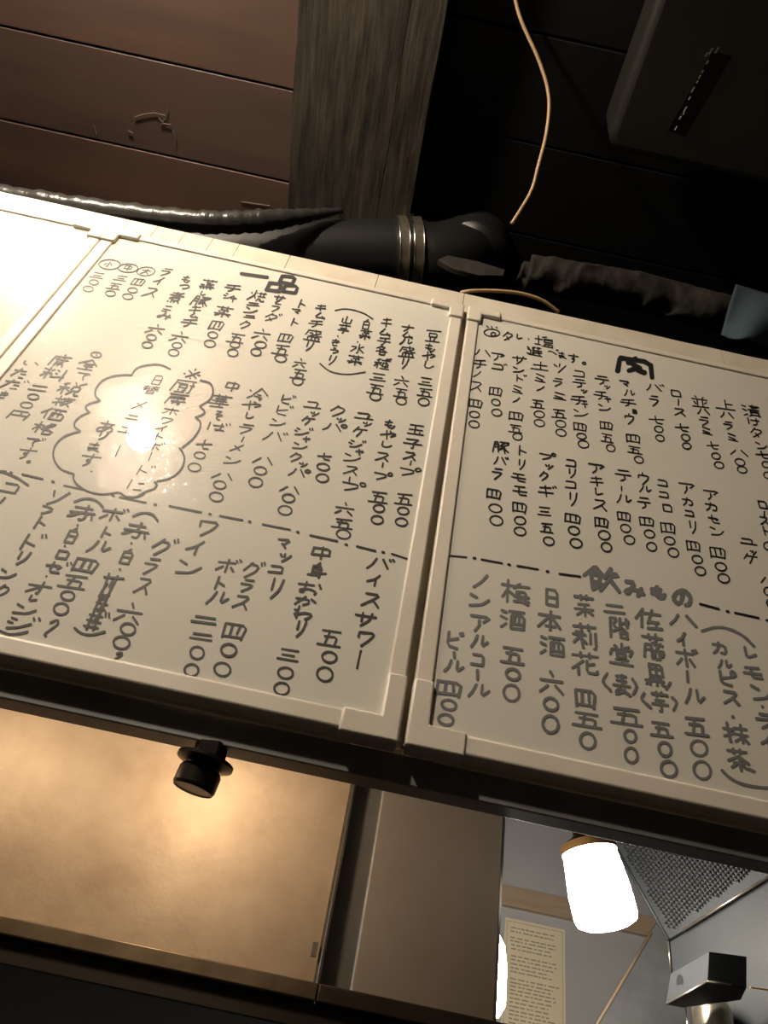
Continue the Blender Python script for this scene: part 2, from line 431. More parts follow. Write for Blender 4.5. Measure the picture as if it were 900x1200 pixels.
TEXT = """# '@ox oy scale pen ink board' opens a crop; each line after it is one column
@320 240 3.75 2.0 k L
豆 703 578 65 52;も 690 625 55 38;や 684 665 60 40;し 681 705 50 38;三 671 777 62 42;五 668 823 72 38;〇 662 866 48 34
ナ 592 542 55 30;ム 590 572 50 30;ル 585 602 55 30;盛 590 645 70 50;り 578 697 35 50;六 565 775 65 45;五 563 825 65 40;〇 563 862 45 33
キ 498 517 45 40;ム 492 560 55 35;チ 488 598 60 40;各 480 640 55 42;種 480 697 70 50;三 462 757 70 38;五 452 808 75 45;〇 449 843 48 33
白 410 525 48 45;菜 405 570 50 45;・ 372 603 8 8;水 373 632 60 42;菜 360 683 65 45
~ 272 465 310 458 350 462 400 478 438 502;~ 205 697 235 722 270 738 330 745 405 735
山 325 507 50 35;芋 310 545 50 40;・ 285 577 8 8;き 275 605 42 30;う 270 640 50 28;り 258 683 38 45
キ 210 452 45 28;ム 207 487 50 28;チ 187 522 65 35;盛 178 573 75 50;り 158 622 38 42;六 118 695 55 42;五 115 742 70 45;〇 108 775 46 35
ト 125 435 45 40;マ 105 470 50 28;ト 93 515 45 35;四 57 585 65 42;五 37 635 75 45;〇 33 675 50 33
@100 220 3.75 2.0 k L
サ 850 490 50 35;ラ 838 528 38 38;ダ 825 570 65 40;六 775 643 75 50;〇 770 690 50 30;〇 750 722 45 32
焼 755 475 75 45;ニ 738 512 55 18;ン 728 537 55 28;ニ 722 566 50 18;ク 705 603 50 38;五 665 660 75 42;〇 657 690 42 26;〇 648 725 45 33
チ 648 440 75 35;シ 630 475 45 28;ャ 652 490 28 28;菜 605 545 75 50;四 578 605 60 45;〇 560 647 42 28;〇 547 685 48 32
蒸 540 425 65 45;し 515 465 25 20;豚 508 497 75 50;キ 483 535 50 32;ム 478 562 40 22;チ 455 592 75 38;六 415 655 75 45;〇 403 693 42 26;〇 388 725 45 30
も 445 400 45 35;つ 435 435 45 25;煮 398 482 65 50;こ 365 528 40 25;み 350 558 62 38;六 310 620 75 42;〇 290 657 42 26;〇 272 690 45 28
ラ 355 372 50 32;イ 325 410 45 35;ス 290 458 65 45
@100 220 3.75 4.4 k L
一 745 385 115 18;品 874 423 135 72
@0 220 3 1.4 k L
O 513 294 62 30;大 513 294 30 20;四 487 331 44 28;〇 466 360 34 18;〇 449 382 36 20
O 450 282 68 29;中 450 282 30 19;三 425 318 45 20;五 403 345 50 22;〇 388 371 35 20
O 385 269 74 33;小 380 269 32 20;三 343 308 48 22;〇 330 332 32 18;〇 310 355 36 20
@0 380 5 2.0 k L
〇 563 178 60 32;・ 566 180 14 8;全 515 235 115 60;て 487 303 80 42;税 415 375 140 80;抜 375 450 120 60;価 310 522 135 65;格 260 605 130 70;で 200 687 105 50;す 155 755 110 70;● 167 805 34 22
席 355 210 110 75;料 315 290 140 70;二 225 373 110 46;〇 195 423 65 33;〇 155 473 70 35;円 112 530 120 55
い 177 228 100 30;た 120 285 90 50;だ 85 350 130 55;き 22 412 60 40
あ 620 600 110 70;り 600 655 60 45;ま 550 720 90 60;す 525 795 115 75;・ 535 862 20 8
@0 0 1 1.5 k L
日 185 445 17 12;替 176 457 19 10;メ 164 475 16 10;ニ 155 489 15 8;ュ 146 504 14 9;~ 141 522 135 535
ホ 200 482 18 9;ワ 195 493 16 8;イ 190 502 15 8;ト 186 511 14 8;ボ 181 523 20 10;~ 178 530 174 540;ド 168 551 22 13;に 160 568 22 12
@160 400 5 2.0 k L
※ 325 190 100 65;厨 275 260 130 80;房 235 340 115 65
中 560 265 95 55;華 490 348 120 75;そ 480 432 70 60;ば 475 500 130 50;七 395 605 90 60;〇 370 668 65 40;〇 340 738 75 50
冷 715 310 120 75;や 675 375 120 50;し 657 435 60 40;ラ 642 515 90 60;~ 630 560 615 588;メ 590 625 80 45;ン 562 695 95 45;八 507 787 130 42;〇 487 840 72 48;〇 467 910 80 55
ビ 882 340 80 55;ビ 862 405 95 58;ン 830 475 85 45;バ 812 558 130 58;八 745 695 120 45;〇 725 757 72 48;〇 698 825 80 58
@0 0 1 2.6 k L
~ 154 440 160 432 172 428 188 427.6 199.6 432.6;~ 117 469 112 464 112.4 456 120 446 132 441 145 439.4 154 439.6;~ 104.6 483 100.6 479 103 474 117 469.4;~ 94 505 87.4 500 88 494 94 488 104.6 483;~ 86.4 555.4 72 550 64 540 62.4 530 66 520 76 511 94 505;~ 139.4 577 120 579 104 576 92 569 86.4 562 86.4 555.4;~ 141 577.6 148 582 158 582.4 166 580 169.6 576.6;~ 160 582 171 576 180 573 183.6 568 181 564.6;~ 184 564 200 560 212 550 216 538 214 530 210.4 525;~ 213.6 524.4 226 514 234 502 234.4 494 229 489;~ 229 489 237 486 239.6 482 234 476;~ 234 476 246 468 249.6 458 246 449 235 445.6
@0 0 1 2.8 k L
~ 26 555.6 50 561;· 62 564.2;~ 75 569 98 573.6;· 132.4 581;~ 140 582.6 171 589;· 182 591.4;~ 198.4 593 236 600.4;· 246 602.4;~ 257.6 604.4 284.4 609.6;· 292.6 611.2;~ 307.6 614.4 340 620.6;· 349 623.4;~ 363.4 627.2 395.4 634;· 405.6 638;~ 418 640 440 645.6;· 449 647;~ 459 649 477 655;· 13 554;~ 0 552 7 552.5
@340 400 5 2.3 k L
玉 738 515 100 62;子 718 598 110 60;ス 705 670 80 50;~ 710 700 703 725;プ 697 765 115 55;五 668 922 110 70;〇 662 993 65 45;〇 652 1058 70 48
も 585 483 80 60;や 575 550 95 55;し 560 605 75 42;ス 545 675 90 55;~ 545 712 540 738;プ 540 790 100 50;五 518 910 115 72;〇 520 978 65 45;〇 510 1045 70 50
ユ 435 440 115 50;ッ 450 485 50 30;ケ 408 530 80 60;ジ 390 600 95 50;ャ 408 650 50 35;ン 365 680 95 50;ス 362 755 90 55;~ 350 795 345 820;プ 365 850 130 60;六 320 980 110 75;五 310 1065 130 60;〇 312 1130 82 55
ク 283 410 90 70;ッ 298 462 55 30;パ 258 505 125 48;七 200 675 85 42;〇 193 735 72 42;〇 188 800 72 50
ユ 135 375 105 50;ッ 142 425 50 30;ケ 105 465 75 55;ジ 75 528 105 50;ャ 97 575 45 35;ン 60 612 85 40;ク 35 680 75 60;ッ 75 722 50 30;パ 50 770 110 50;八 0 865 120 42;〇 -10 918 72 50;〇 -30 990 80 55
@320 580 5 3.2 s L
バ 630 405 150 70;イ 597 500 90 70;ス 580 612 115 90;サ 540 730 130 85;ワ 540 840 110 95;~ 515 912 503 963 492 1017
五 335 835 140 105;〇 330 950 85 65;〇 303 1050 92 85
中 280 340 135 75;身 262 440 110 90;お 210 545 140 75;か 190 620 125 55;わ 175 690 115 75;り 160 785 65 100;三 92 937 130 80;〇 73 1043 88 68;〇 50 1135 88 75
マ 65 290 90 75;ッ 70 365 65 55;コ 20 435 90 50;リ 15 550 85 125
@160 580 5 3.2 s L
グ 683 440 115 105;ラ 648 535 80 75;ス 620 625 100 85;四 575 795 130 100;〇 540 908 90 75;〇 503 1022 95 82
ボ 535 415 125 85;ト 487 515 85 80;ル 478 605 120 80;二 398 732 150 60;二 380 830 135 60;〇 355 925 80 75;〇 322 1027 82 75
ワ 412 195 125 105;イ 350 310 120 85;ン 310 422 140 90
グ 160 305 130 110;ラ 85 420 90 100;ス 45 530 95 100
@0 560 5 3.2 s L
六 760 790 150 115;〇 750 885 85 70;〇 712 965 95 75;〜 690 1048 50 60
~ 778 225 830 205 890 212 925 250;赤 800 305 150 95;・ 770 383 16 8;白 745 460 100 90;・ 702 535 14 8;~ 640 560 610 640 560 760 505 885;~ 690 575 650 650 600 760 545 890;~ 610 580 725 590;~ 630 620 590 680 640 690 580 720;~ 660 600 640 640;~ 565 730 630 745;~ 550 770 615 775;~ 525 800 600 815;~ 510 830 590 850;~ 490 865 575 880;~ 600 660 580 700 620 700;~ 570 780 610 740;~ 540 850 580 800;゛ 628 802 36 24;~ 437 878 480 910 540 918 615 900
ボ 665 215 145 80;ト 620 320 90 65;ル 582 405 130 75;四 505 510 140 90;五 435 605 160 80;〇 397 690 78 55;〇 358 767 85 70;〜 300 880 75 110
~ 435 140 490 122 545 125 580 145 603 170;赤 488 200 155 90;・ 455 278 16 8;白 425 335 95 90;・ 380 398 14 8;ロ 368 447 85 50;ゼ 330 525 140 75;・ 272 577 14 8;オ 232 645 140 80;レ 190 708 55 40;ン 150 770 125 60;ジ 125 850 175 80;~ 0 895 50 915 110 912 162 900
ソ 335 120 105 85;フ 275 188 70 55;ト 235 260 90 80;ド 175 375 145 105;リ 130 470 80 80;ン 45 560 100 60;ク 15 665 85 85
コ 60 60 115 65;~ 30 115 15 132 -5 150;~ -60 -5 0 -35 90 -5 165 42
@540 370 5 1.8 k R
O 182 100 90 42;O 190 108 26 20;~ 150 60 162 68;~ 180 62 183 70;~ 207 66 212 72;タ 278 120 60 55;レ 340 125 40 35;・ 397 137 12 6;塩 485 150 110 62
選 432 207 90 60;ベ 540 212 60 34;ま 592 232 50 45;す 660 250 60 55;〇 722 278 20 15
ハ 125 218 100 42;チ 110 280 80 60;ノ 97 342 45 40;ス 93 413 80 65;四 88 513 80 55;〇 80 578 58 38;〇 77 635 60 42
ア 220 240 90 48;ゴ 225 298 85 42;四 205 443 80 55;〇 205 507 50 38;〇 210 567 58 42
サ 343 260 85 50;ン 338 315 65 35;ド 345 365 75 45;ミ 333 428 62 52;ノ 327 493 45 35;四 325 587 85 55;五 320 660 85 50;〇 332 708 55 42
土 463 293 105 48;ミ 465 362 60 55;ノ 468 427 50 32;五 450 515 85 52;〇 460 577 60 40;〇 460 628 60 42
ツ 582 308 75 55;ラ 570 392 65 50;ミ 578 468 75 50;五 575 572 90 55;〇 585 633 60 42;〇 587 685 60 42
コ 695 340 75 45;テ 695 395 80 55;ッ 722 442 35 25;チ 690 492 100 60;ャ 728 522 40 38;ン 703 570 85 45;四 700 650 80 55;〇 707 705 55 35;〇 718 752 62 45
テ 825 375 85 55;ッ 858 418 35 25;チ 820 465 85 60;ャ 862 492 40 35;ン 843 538 75 40;四 853 643 78 52;五 857 715 78 55;〇 878 775 50 42
@540 500 5 2.2 k R
豚 235 118 95 75;バ 235 200 85 50;ラ 215 278 65 70;四 195 392 85 65;〇 202 478 75 50;〇 208 550 75 58
ト 355 140 75 60;リ 355 222 50 65;モ 337 297 85 55;モ 345 375 85 65;四 345 472 85 68;〇 347 550 65 48;〇 347 613 68 50
プ 505 175 90 45;ッ 518 235 45 35;ク 490 290 55 60;ギ 505 378 105 75;三 490 495 85 60;五 503 590 80 60;〇 515 670 62 50
コ 647 213 68 50;リ 652 273 55 60;コ 645 340 75 52;リ 657 425 62 85;四 657 537 95 62;〇 662 608 65 50;〇 675 682 70 55
ア 800 245 105 65;キ 795 320 80 60;レ 805 385 55 50;ス 820 457 90 70;四 825 560 82 65;〇 840 635 68 55;〇 853 705 60 55
@720 400 5 1.9 k R
マ 65 250 75 45;ル 88 303 65 38;チ 80 358 95 50;ョ 118 410 30 25;ウ 90 455 75 70;四 110 568 85 58;五 118 635 85 45;〇 143 693 52 42
バ 237 272 105 45;ラ 235 350 60 65;七 245 460 95 50;〇 260 515 50 38;〇 267 567 50 38
ロ 360 303 68 42;~ 375 340 375 375;ス 385 413 75 50;七 395 505 85 50;〇 417 563 50 40;〇 423 612 50 38
並 500 350 100 75;ハ 520 412 75 35;ラ 528 470 65 55;ミ 540 522 55 50;七 575 612 75 50;〇 595 672 50 38;〇 613 725 55 40
上 645 370 120 60;ハ 658 432 80 35;ラ 670 495 60 50;ミ 690 560 55 52;八 728 650 105 40;〇 735 708 58 42;〇 748 752 55 40
漬 800 405 105 75;け 813 470 75 45;タ 835 535 75 62;ン 862 610 65 45;七 867 665 80 50;〇 888 722 45 38;〇 897 785 45 40
@720 400 5 6.0 k R
肉 118 150 215 112
@720 500 5 2.0 k R
テ 50 285 100 80;~ 42 350 42 375;ル 55 425 95 55;四 57 525 82 60;〇 65 595 58 48;〇 88 663 62 52
ウ 172 305 80 75;ル 180 367 70 40;テ 172 445 80 80;四 190 555 88 60;〇 205 628 60 48;〇 218 703 58 52
コ 283 330 65 45;コ 290 398 65 42;ロ 310 475 65 48;四 315 592 88 72;〇 323 668 62 48;〇 345 737 62 55
ア 430 360 100 70;カ 430 440 65 50;コ 440 508 60 40;リ 460 590 55 80;四 463 697 82 70;〇 485 777 60 48;〇 503 845 62 52
ア 570 400 90 65;カ 570 470 75 55;セ 585 545 75 55;ン 603 612 80 55;四 607 738 95 75;〇 623 820 65 50;〇 640 888 68 55
ユ 785 675 100 45;ッ 815 738 35 35;ケ 800 775 85 65;八 900 897 100 50;〇 898 965 44 50;〇 915 1035 46 52
ロ 868 455 60 50;~ 878 495 878 525;ス 880 550 60 55;ト 885 610 50 60;〇 900 700 50 50
@0 0 1 2.9 k R
~ 524.4 651 546.4 653;· 556 654;~ 564 655.6 588.4 660;· 596.6 661.6;~ 606 663 630.4 667.2;· 641.6 669.6;~ 655.4 672.4 680 675.6;~ 820 707.6 842.4 713.6;· 852.6 716.4;~ 861 718 889 724;· 899 727
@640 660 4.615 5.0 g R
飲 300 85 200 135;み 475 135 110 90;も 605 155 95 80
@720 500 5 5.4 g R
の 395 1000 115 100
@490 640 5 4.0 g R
ノ 370 205 85 85;ン 360 315 115 80;ア 365 450 120 105;ル 360 560 100 75;コ 350 665 80 80;~ 347 725 347 780;ル 355 848 125 85
ビ 212 550 95 105;~ 210 620 213 655;ル 210 705 110 75;四 182 830 150 100;〇 180 930 85 60;〇 162 1017 88 65
梅 570 270 165 140;酒 555 425 145 125;五 555 635 145 105;〇 555 750 80 65;〇 547 860 92 100
日 785 295 120 110;本 768 435 135 120;酒 785 580 140 125;六 782 795 140 140;〇 778 925 82 75;〇 775 1042 92 105
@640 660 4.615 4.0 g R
茉 203 230 105 125;莉 208 395 130 145;花 210 545 145 130;四 213 728 110 115;五 222 845 165 85;〇 225 960 82 90
二 370 248 115 72;階 393 350 120 115;堂 405 490 130 125;~ 330 595 308 640 350 690;麦 408 655 95 120;~ 465 625 488 665 470 708;五 435 825 180 100;〇 455 935 62 68;〇 460 1038 68 85
佐 553 300 145 110;藤 578 450 115 145;黒 590 605 115 125;~ 672 645 648 680;~ 530 700 518 735 565 780;芋 615 748 90 115;~ 680 725 705 755 688 795;五 622 895 120 85;〇 642 1005 68 78;〇 663 1112 85 88
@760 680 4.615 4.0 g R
ハ 185 218 150 65;イ 182 318 60 75;ボ 205 420 115 110;~ 208 490 212 550;ル 248 630 110 90;五 255 785 130 105;〇 273 908 88 85;〇 290 1027 92 100
カ 385 368 80 68;ル 412 455 80 50;ピ 425 530 85 85;ス 448 632 95 80;・ 455 737 12 10;抹 468 825 135 110;茶 485 970 115 130;~ 540 1020 573 1035
~ 288 275 360 255 430 262 510 300 570 357;~ 395 1027 450 1075 530 1108 646 1122 720 1110
レ 545 395 70 75;モ 562 500 100 75;ン 612 605 110 90;・ 615 683 12 10;ラ 632 765 100 85;イ 645 870 80 95
"""
G = {}
for ln in GLYPHS.strip().split('\n'):
    ch, *st = ln.split(' '); G[ch] = [[(int(s[i]), int(s[i + 1])) for i in range(0, len(s) - 1, 2)] for s in st]
VOICED = dict(zip('ガギグゲゴザジズゼゾダデドバビブベボでだばじ', 'カキクケコサシスセソタテトハヒフヘホてたはし'))
SEMI = dict(zip('パピプペポ', 'ハヒフヘホ'))
VP = (655.0, -346.0)          # photograph point where the board's upright lines meet
def ellipse(cx, cy, rx, ry, n=18, gap=.0):
    a0 = random.uniform(-2.2, -1.2); return [(cx + rx * math.cos(a0 + 2 * math.pi * k / n), cy + ry * math.sin(a0 + 2 * math.pi * k / n)) for k in range(n + 1)]
def cell_strokes(ch):
    """strokes of a character in a 0..9 cell"""
    if ch in VOICED:
        return [[(x * .84, .5 + y * .94) for x, y in s] for s in G[VOICED[ch]]] + [[(7.4, .2), (8.1, 1.6)], [(8.7, -.4), (9.4, 1.0)]]
    if ch in SEMI:
        return [[(x * .84, .5 + y * .94) for x, y in s] for s in G[SEMI[ch]]] + [ellipse(8.6, 1.2, 1.3, 1.7, 10)]
    if ch in '〇O': return [ellipse(4.5, 4.5, 4.6, 4.6)]
    if ch == '゛': return [[(1, 0), (3, 9)], [(6, 0), (9, 9)]]
    if ch == '・': return [[(3, 3), (6, 6)]]
    if ch == '●': return [ellipse(4.5, 4.5, 2.5, 2.5, 10), [(3, 4.5), (6, 4.5)]]
    return G[ch]
def chaikin(P):
    if len(P) < 3: return P
    out = [P[0]]
    for a, b in zip(P[:-1], P[1:]):
        out.append((a[0] * .8 + b[0] * .2, a[1] * .8 + b[1] * .2)); out.append((a[0] * .2 + b[0] * .8, a[1] * .2 + b[1] * .8))
    return out + [P[-1]]
LAY = [0]
def ribbon(bm, P, wd):
    """P: polyline in photograph pixels, laid on the board as a ribbon wd pixels wide with round ends"""
    P = [np.array(p, float) for p in P]
    d0 = P[0] - P[1]; d1 = P[-1] - P[-2]
    n0 = np.linalg.norm(d0) + 1e-6; n1 = np.linalg.norm(d1) + 1e-6
    P = [P[0] + d0 / n0 * wd * .35] + P + [P[-1] + d1 / n1 * wd * .35]
    n = len(P); L, Rr = [], []; LAY[0] = (LAY[0] + 1) % 14; yy = -.0002 - LAY[0] * 2e-5
    for i in range(n):
        yy -= 5e-6
        t = P[min(i + 1, n - 1)] - P[max(i - 1, 0)]; t = t / (np.linalg.norm(t) + 1e-6); nn = np.array([-t[1], t[0]])
        h = wd / 2 * (.55 if i in (0, n - 1) else random.uniform(.88, 1.1))
        a, b = P[i] + nn * h, P[i] - nn * h
        L.append(bm.verts.new(at(a[0], a[1], 1, yy) + off)); Rr.append(bm.verts.new(at(b[0], b[1], 1, yy) + off))
    for i in range(n - 1): bm.faces.new((L[i], Rr[i], Rr[i + 1], L[i + 1]))
cur = None
def finish(bm, name='handwriting'):
    bmesh.ops.recalc_face_normals(bm, faces=bm.faces[:])
    for f in bm.faces:
        if f.normal.y > 0: f.normal_flip()
    o = link(name, bm, inkm, cur)
    if pen > 4.2: o['label'] = 'heading sign written with a thick marker'
for ln in TEXT.strip().split('\n'):
    if ln.startswith('#'): continue
    if ln.startswith('@'):
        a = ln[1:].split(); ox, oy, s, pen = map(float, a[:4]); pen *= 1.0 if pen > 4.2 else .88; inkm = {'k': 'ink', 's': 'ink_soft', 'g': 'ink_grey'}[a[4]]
        cur = board_l if a[5] == 'L' else board_r; continue
    bm = bmesh.new(); off = UP - cur.location
    for tok in ln.split(';'):
        a = tok.split()
        if a[0] == '~' or pen > 4.2:      # long pen lines and big heading signs are pieces of their own
            if bm.verts: finish(bm)
            bm = bmesh.new()
        if a[0] == '~':
            q = list(map(float, a[1:])); P = [Vector((ox + q[i] / s, oy + q[i + 1] / s, 0)) for i in range(0, len(q), 2)]
            if len(P) > 2: P = smooth_path(P, 5)
            ribbon(bm, [(p.x, p.y) for p in P], pen); finish(bm, 'pen_line'); bm = bmesh.new(); continue
        if a[0] == '·':
            x, y = ox + float(a[1]) / s, oy + float(a[2]) / s; ribbon(bm, [(x - 1.1, y - .3), (x + 1.1, y + .3)], pen * 1.15); continue
        x, y, wd, ht = map(float, a[1:]); kk = .93 if a[0] == '〇' else 1.0 if a[0] in 'O一' else .9; cx, cy, wd, ht = ox + x / s, oy + y / s, wd / s * min(1, kk + .04), ht / s * kk
        kx = (VP[0] - cx) / (VP[1] - cy); sx = .14
        if a[0] in '〇O' : kx *= .35
        if a[0] == 'O': sx = .05
        rot = random.uniform(-.03, .03)
        for st in cell_strokes(a[0]):
            P = [(px + (random.uniform(-.22, .22) if a[0] not in '〇O' else 0), py + (random.uniform(-.22, .22) if a[0] not in '〇O' else 0)) for px, py in st]
            if a[0] not in '〇O': P = chaikin(P)
            Q = []
            for px, py in P:
                gx = (px - 4.5) / 9 * wd; gy = (py - 4.5) / 9 * ht - gx * 0
                Q.append((cx + gx + kx * gy, cy + gy + (sx + rot) * gx))
            if len(Q) > 1: ribbon(bm, Q, pen)
    if bm.verts: finish(bm)
# shadow in the frame gap beside the right board's cap, painted as a grey ribbon
bm = bmesh.new(); off = UP - board_r.location
ribbon(bm, [(504, 817), (503.5, 830), (502, 846)], 4.0); link('gap_shadow', bm, 'ink_grey', board_r)

# ------------------------------------------------------------------ dark beam under the boards and its fitting
zt, zbm = -.599, -.622
yb_ = at(415, 920, 2, zbm).y
beam = tag(bx('steel_beam', (-.9, .0135, zbm), (1.5, yb_, zt), 'beam_steel', bevel=.001), 'dark painted steel beam running under both whiteboards', 'beam')
kn = at(249, 872, 1, .020)
fit = thing('pipe_fitting', 'dark round capped fitting hanging under the beam', 'fitting', (kn.x, .020, zbm))
bm = bmesh.new(); lathe(bm, [(.0125, .002), (.0125, -.010)], 6, (0, 0, 0), (-.06, -.10, 1)); link('hex_nut', bm, 'knob', fit, bevel=.0008)
bm = bmesh.new(); lathe(bm, [(.014, -.009), (.0215, -.0105), (.0215, -.013), (.013, -.016), (.012, -.020)], 40, (0, 0, 0), (.10, -.10, 1)); link('flange', bm, 'knob', fit, smooth=False)
bm = bmesh.new(); lathe(bm, [(.012, -.016), (.0150, -.018), (.0160, -.020), (.0160, -.031), (.0150, -.033), (.0143, -.0332), (.0138, -.0325), (.001, -.0325)], 40, (0, 0, 0), (.12, -.12, 1)); link('cap', bm, 'knob', fit)

# ------------------------------------------------------------------ steel panels, ledge and shelf behind the beam
YP = .15
xa = (at(415, 920, 1, YP).x + at(375, 1145, 1, YP).x) / 2
xs = (at(444, 925, 1, YP).x + at(421, 1145, 1, YP).x) / 2
xe = (at(587, 955, 1, YP).x + at(581, 1188, 1, YP).x) / 2
zl = (at(0, 1077, 1, YP - .012).z + at(372, 1145, 1, YP - .012).z) / 2
scr = thing('steel_screen', 'warm stained steel screen of two panels hanging below the whiteboards', 'screen', (0, YP, zl))
def wavy_panel(name, x0, x1, m_, label):
    bm = bmesh.new(); nx, nz = 30, 16; g = []
    for i in range(nx + 1):
        c = []
        for k_ in range(nz + 1):
            x = x0 + (x1 - x0) * i / nx; z = zl + (-.42 - zl) * k_ / nz
            c.append(bm.verts.new(rel((x, YP + noise.noise(Vector((x * 5, z * 7, 1))) * .0015, z), scr)))
        g.append(c)
    for i in range(nx):
        for k_ in range(nz): bm.faces.new((g[i][k_], g[i + 1][k_], g[i + 1][k_ + 1], g[i][k_ + 1]))
    r = bmesh.ops.extrude_face_region(bm, geom=bm.faces[:])
    for v in [e for e in r['geom'] if isinstance(e, bmesh.types.BMVert)]: v.co.y += .004
    bmesh.ops.recalc_face_normals(bm, faces=bm.faces[:])
    o = link(name, bm, m_, scr); o['label'] = label; return o
wavy_panel('panel', -.7, xa - .004, 'panel', 'wide warm brown stained panel')
post = scr
bx('shaded_recess', (xa + .0005, YP + .004, zl), (xs - .001, YP + .014, -.42), 'beam_steel', post)  # recess between the panels, its shadow put into the dark colour
bx('edge_strip', (xa - .0038, YP - .006, zl), (xa - .0018, YP + .004, -.42), 'ledge', post)
bx('edge_strip', (xa - .0008, YP - .006, zl), (xa + .0008, YP + .004, -.42), 'metal', post)
cl = at(369, 1113, 1, YP - .007); bx('clip', (cl.x - .0025, YP - .009, cl.z - .005), (cl.x + .0018, YP - .006, cl.z + .005), 'beam_steel', post)
bx('panel', (xs, YP, zl), (xe, YP + .008, -.42), 'panel_grey', scr, .0008)['label'] = 'narrow grey panel'
bx('edge_strip', (xe + .0002, YP - .001, zl), (xe + .0022, YP + .008, -.42), 'chrome', scr)
lg = thing('counter_ledge', 'worn ledge along the foot of the steel panels', 'ledge', (.2, YP - .012, zl))
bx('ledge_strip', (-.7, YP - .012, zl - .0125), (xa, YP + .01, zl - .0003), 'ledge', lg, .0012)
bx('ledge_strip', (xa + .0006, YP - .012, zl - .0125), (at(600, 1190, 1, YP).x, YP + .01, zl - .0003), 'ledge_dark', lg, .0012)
xsf = at(636, 1195, 1, YP).x
tag(bx('deep_shelf', (-.7, YP - .006, zl - .030), (xsf, .75, zl - .0128), 'shelf', bevel=.001), 'sooty dark shelf below the worn ledge', 'shelf')

# ------------------------------------------------------------------ kitchen seen under the beam
# hanging glowing glass lamp
YL = .62
t0 = at(690, 996, 1, YL); b0 = at(713, 1086, 1, YL)
ax = (t0 - b0); ln_ = ax.length; ax.normalize(); wl = (at(749, 1050, 1, YL) - at(673, 1044, 1, YL)).length
lamp = thing('pendant_lamp', 'glowing frosted glass cylinder lamp below the right whiteboard', 'lamp', tuple(b0))
bm = bmesh.new(); rb_, rt_ = wl * .46, wl * .40
lathe(bm, [(.001, -.001), (rb_ * .7, 0), (rb_ * .93, .005), (rb_, .014), (rb_, ln_ * .45), (rt_, ln_), (rt_ * .6, ln_ + .006)], 48, (0, 0, 0), ax)
link('glass_shade', bm, 'glass_lit', lamp, smooth=True)
bm = bmesh.new(); lathe(bm, [(rt_ * 1.06, ln_ - .004), (rt_ * 1.06, ln_ + .008), (rt_ * .5, ln_ + .02), (rt_ * .3, ln_ + .05)], 40, (0, 0, 0), ax); link('lamp_collar', bm, 'socket', lamp)
top = t0 + ax * .045; bm = bmesh.new(); tube(bm, smooth_path([top - b0, top - b0 + Vector((0, 0, .12)), Vector((top.x, top.y, ZC - .01)) - b0], 5), .003, 8); link('lamp_cord', bm, 'unit', lamp)
# second lit lamp half hidden by the panel edge
p0 = at(577, 1140, 1, .55); hgt = (at(577, 1100, 1, .55) - at(577, 1200, 1, .55)).length
l2 = thing('lit_lamp', 'bright white lamp half hidden behind the narrow grey panel', 'lamp', tuple(p0))
bm = bmesh.new(); r2 = (at(593, 1140, 1, .55) - p0).length
lathe(bm, [(.001, -hgt * .52), (r2 * .6, -hgt * .5), (r2, -hgt * .36), (r2, hgt * .1), (r2 * .8, hgt * .34), (r2 * .3, hgt * .5), (.001, hgt * .51)], 32); link('glass_shade', bm, 'glass_lit', l2, smooth=True)
bm = bmesh.new(); tube(bm, [Vector((0, 0, hgt * .45)), Vector((0, 0, .3)), Vector((0, 0, ZC - .005 - p0.z))], .003, 8); link('lamp_cord', bm, 'unit', l2)
# batten and notice on the far wall
ya = YK - .02; a = at(588, 1038, 1, ya); b = at(680, 1058, 1, ya); c = at(590, 1052, 1, ya)
structure(bx('trim_2', (XL, ya, (a.z + b.z) / 2 - .045), (XR, YK, (a.z + b.z) / 2 + .005), 'pale_wood'))
yn_ = YK - .004
P = [at(591, 1076, 1, yn_), at(662, 1088, 1, yn_)]; xn0 = P[0].x + .002; xn1 = P[1].x; znt = (P[0].z + P[1].z) / 2; hn = (xn1 - xn0) * 1.95
nt_ = thing('paper_notice', 'yellowed printed notice sheet on the grey kitchen wall', 'notice', ((xn0 + xn1) / 2, yn_, znt - hn))
bx('sheet', (xn0, yn_, znt - hn), (xn1, YK - .0005, znt), 'paper', nt_)
bm = bmesh.new(); z = znt - .02; wN = xn1 - xn0
rows = 0
while z > znt - hn + .02:
    x = xn0 + wN * (.12 if rows > 3 else .10)
    xend = xn1 - wN * random.uniform(.08, .3)
    if rows in (2, 6, 11): z -= .007
    while x < xend:
        wq = random.uniform(.004, .018); x2 = min(x + wq, xend)
        box(bm, rel((x, yn_ - .0006, z - .0030), nt_), rel((x2, yn_ - .0001, z), nt_)); x = x2 + random.uniform(.002, .006)
    z -= random.uniform(.0075, .0095); rows += 1
link('printed_lines', bm, 'print', nt_)['kind'] = 'stuff'
bm = bmesh.new()
for (x0_, x1_, z0_, z1_) in ((xn0 + .006, xn1 - .006, znt - .008, znt - .007), (xn0 + .006, xn0 + .007, znt - hn + .008, znt - .007), (xn1 - .007, xn1 - .006, znt - hn + .008, znt - .007)):
    box(bm, rel((x0_, yn_ - .0006, z0_), nt_), rel((x1_, yn_ - .0001, z1_), nt_))
link('border_line', bm, 'print', nt_)

# extractor hood on the right
hd = thing('extractor_hood', 'grey steel extractor hood with knitted filter at lower right', 'extractor hood', tuple(at(800, 1100, 1, .8)))
A_, B_, Cc, D_ = at(690, 930, 1, .95), at(960, 985, 1, .62), at(905, 1022, 1, .60), at(783, 1100, 1, .86)
nrm = (B_ - A_).cross(D_ - A_).normalized()
if nrm.y > 0: nrm = -nrm
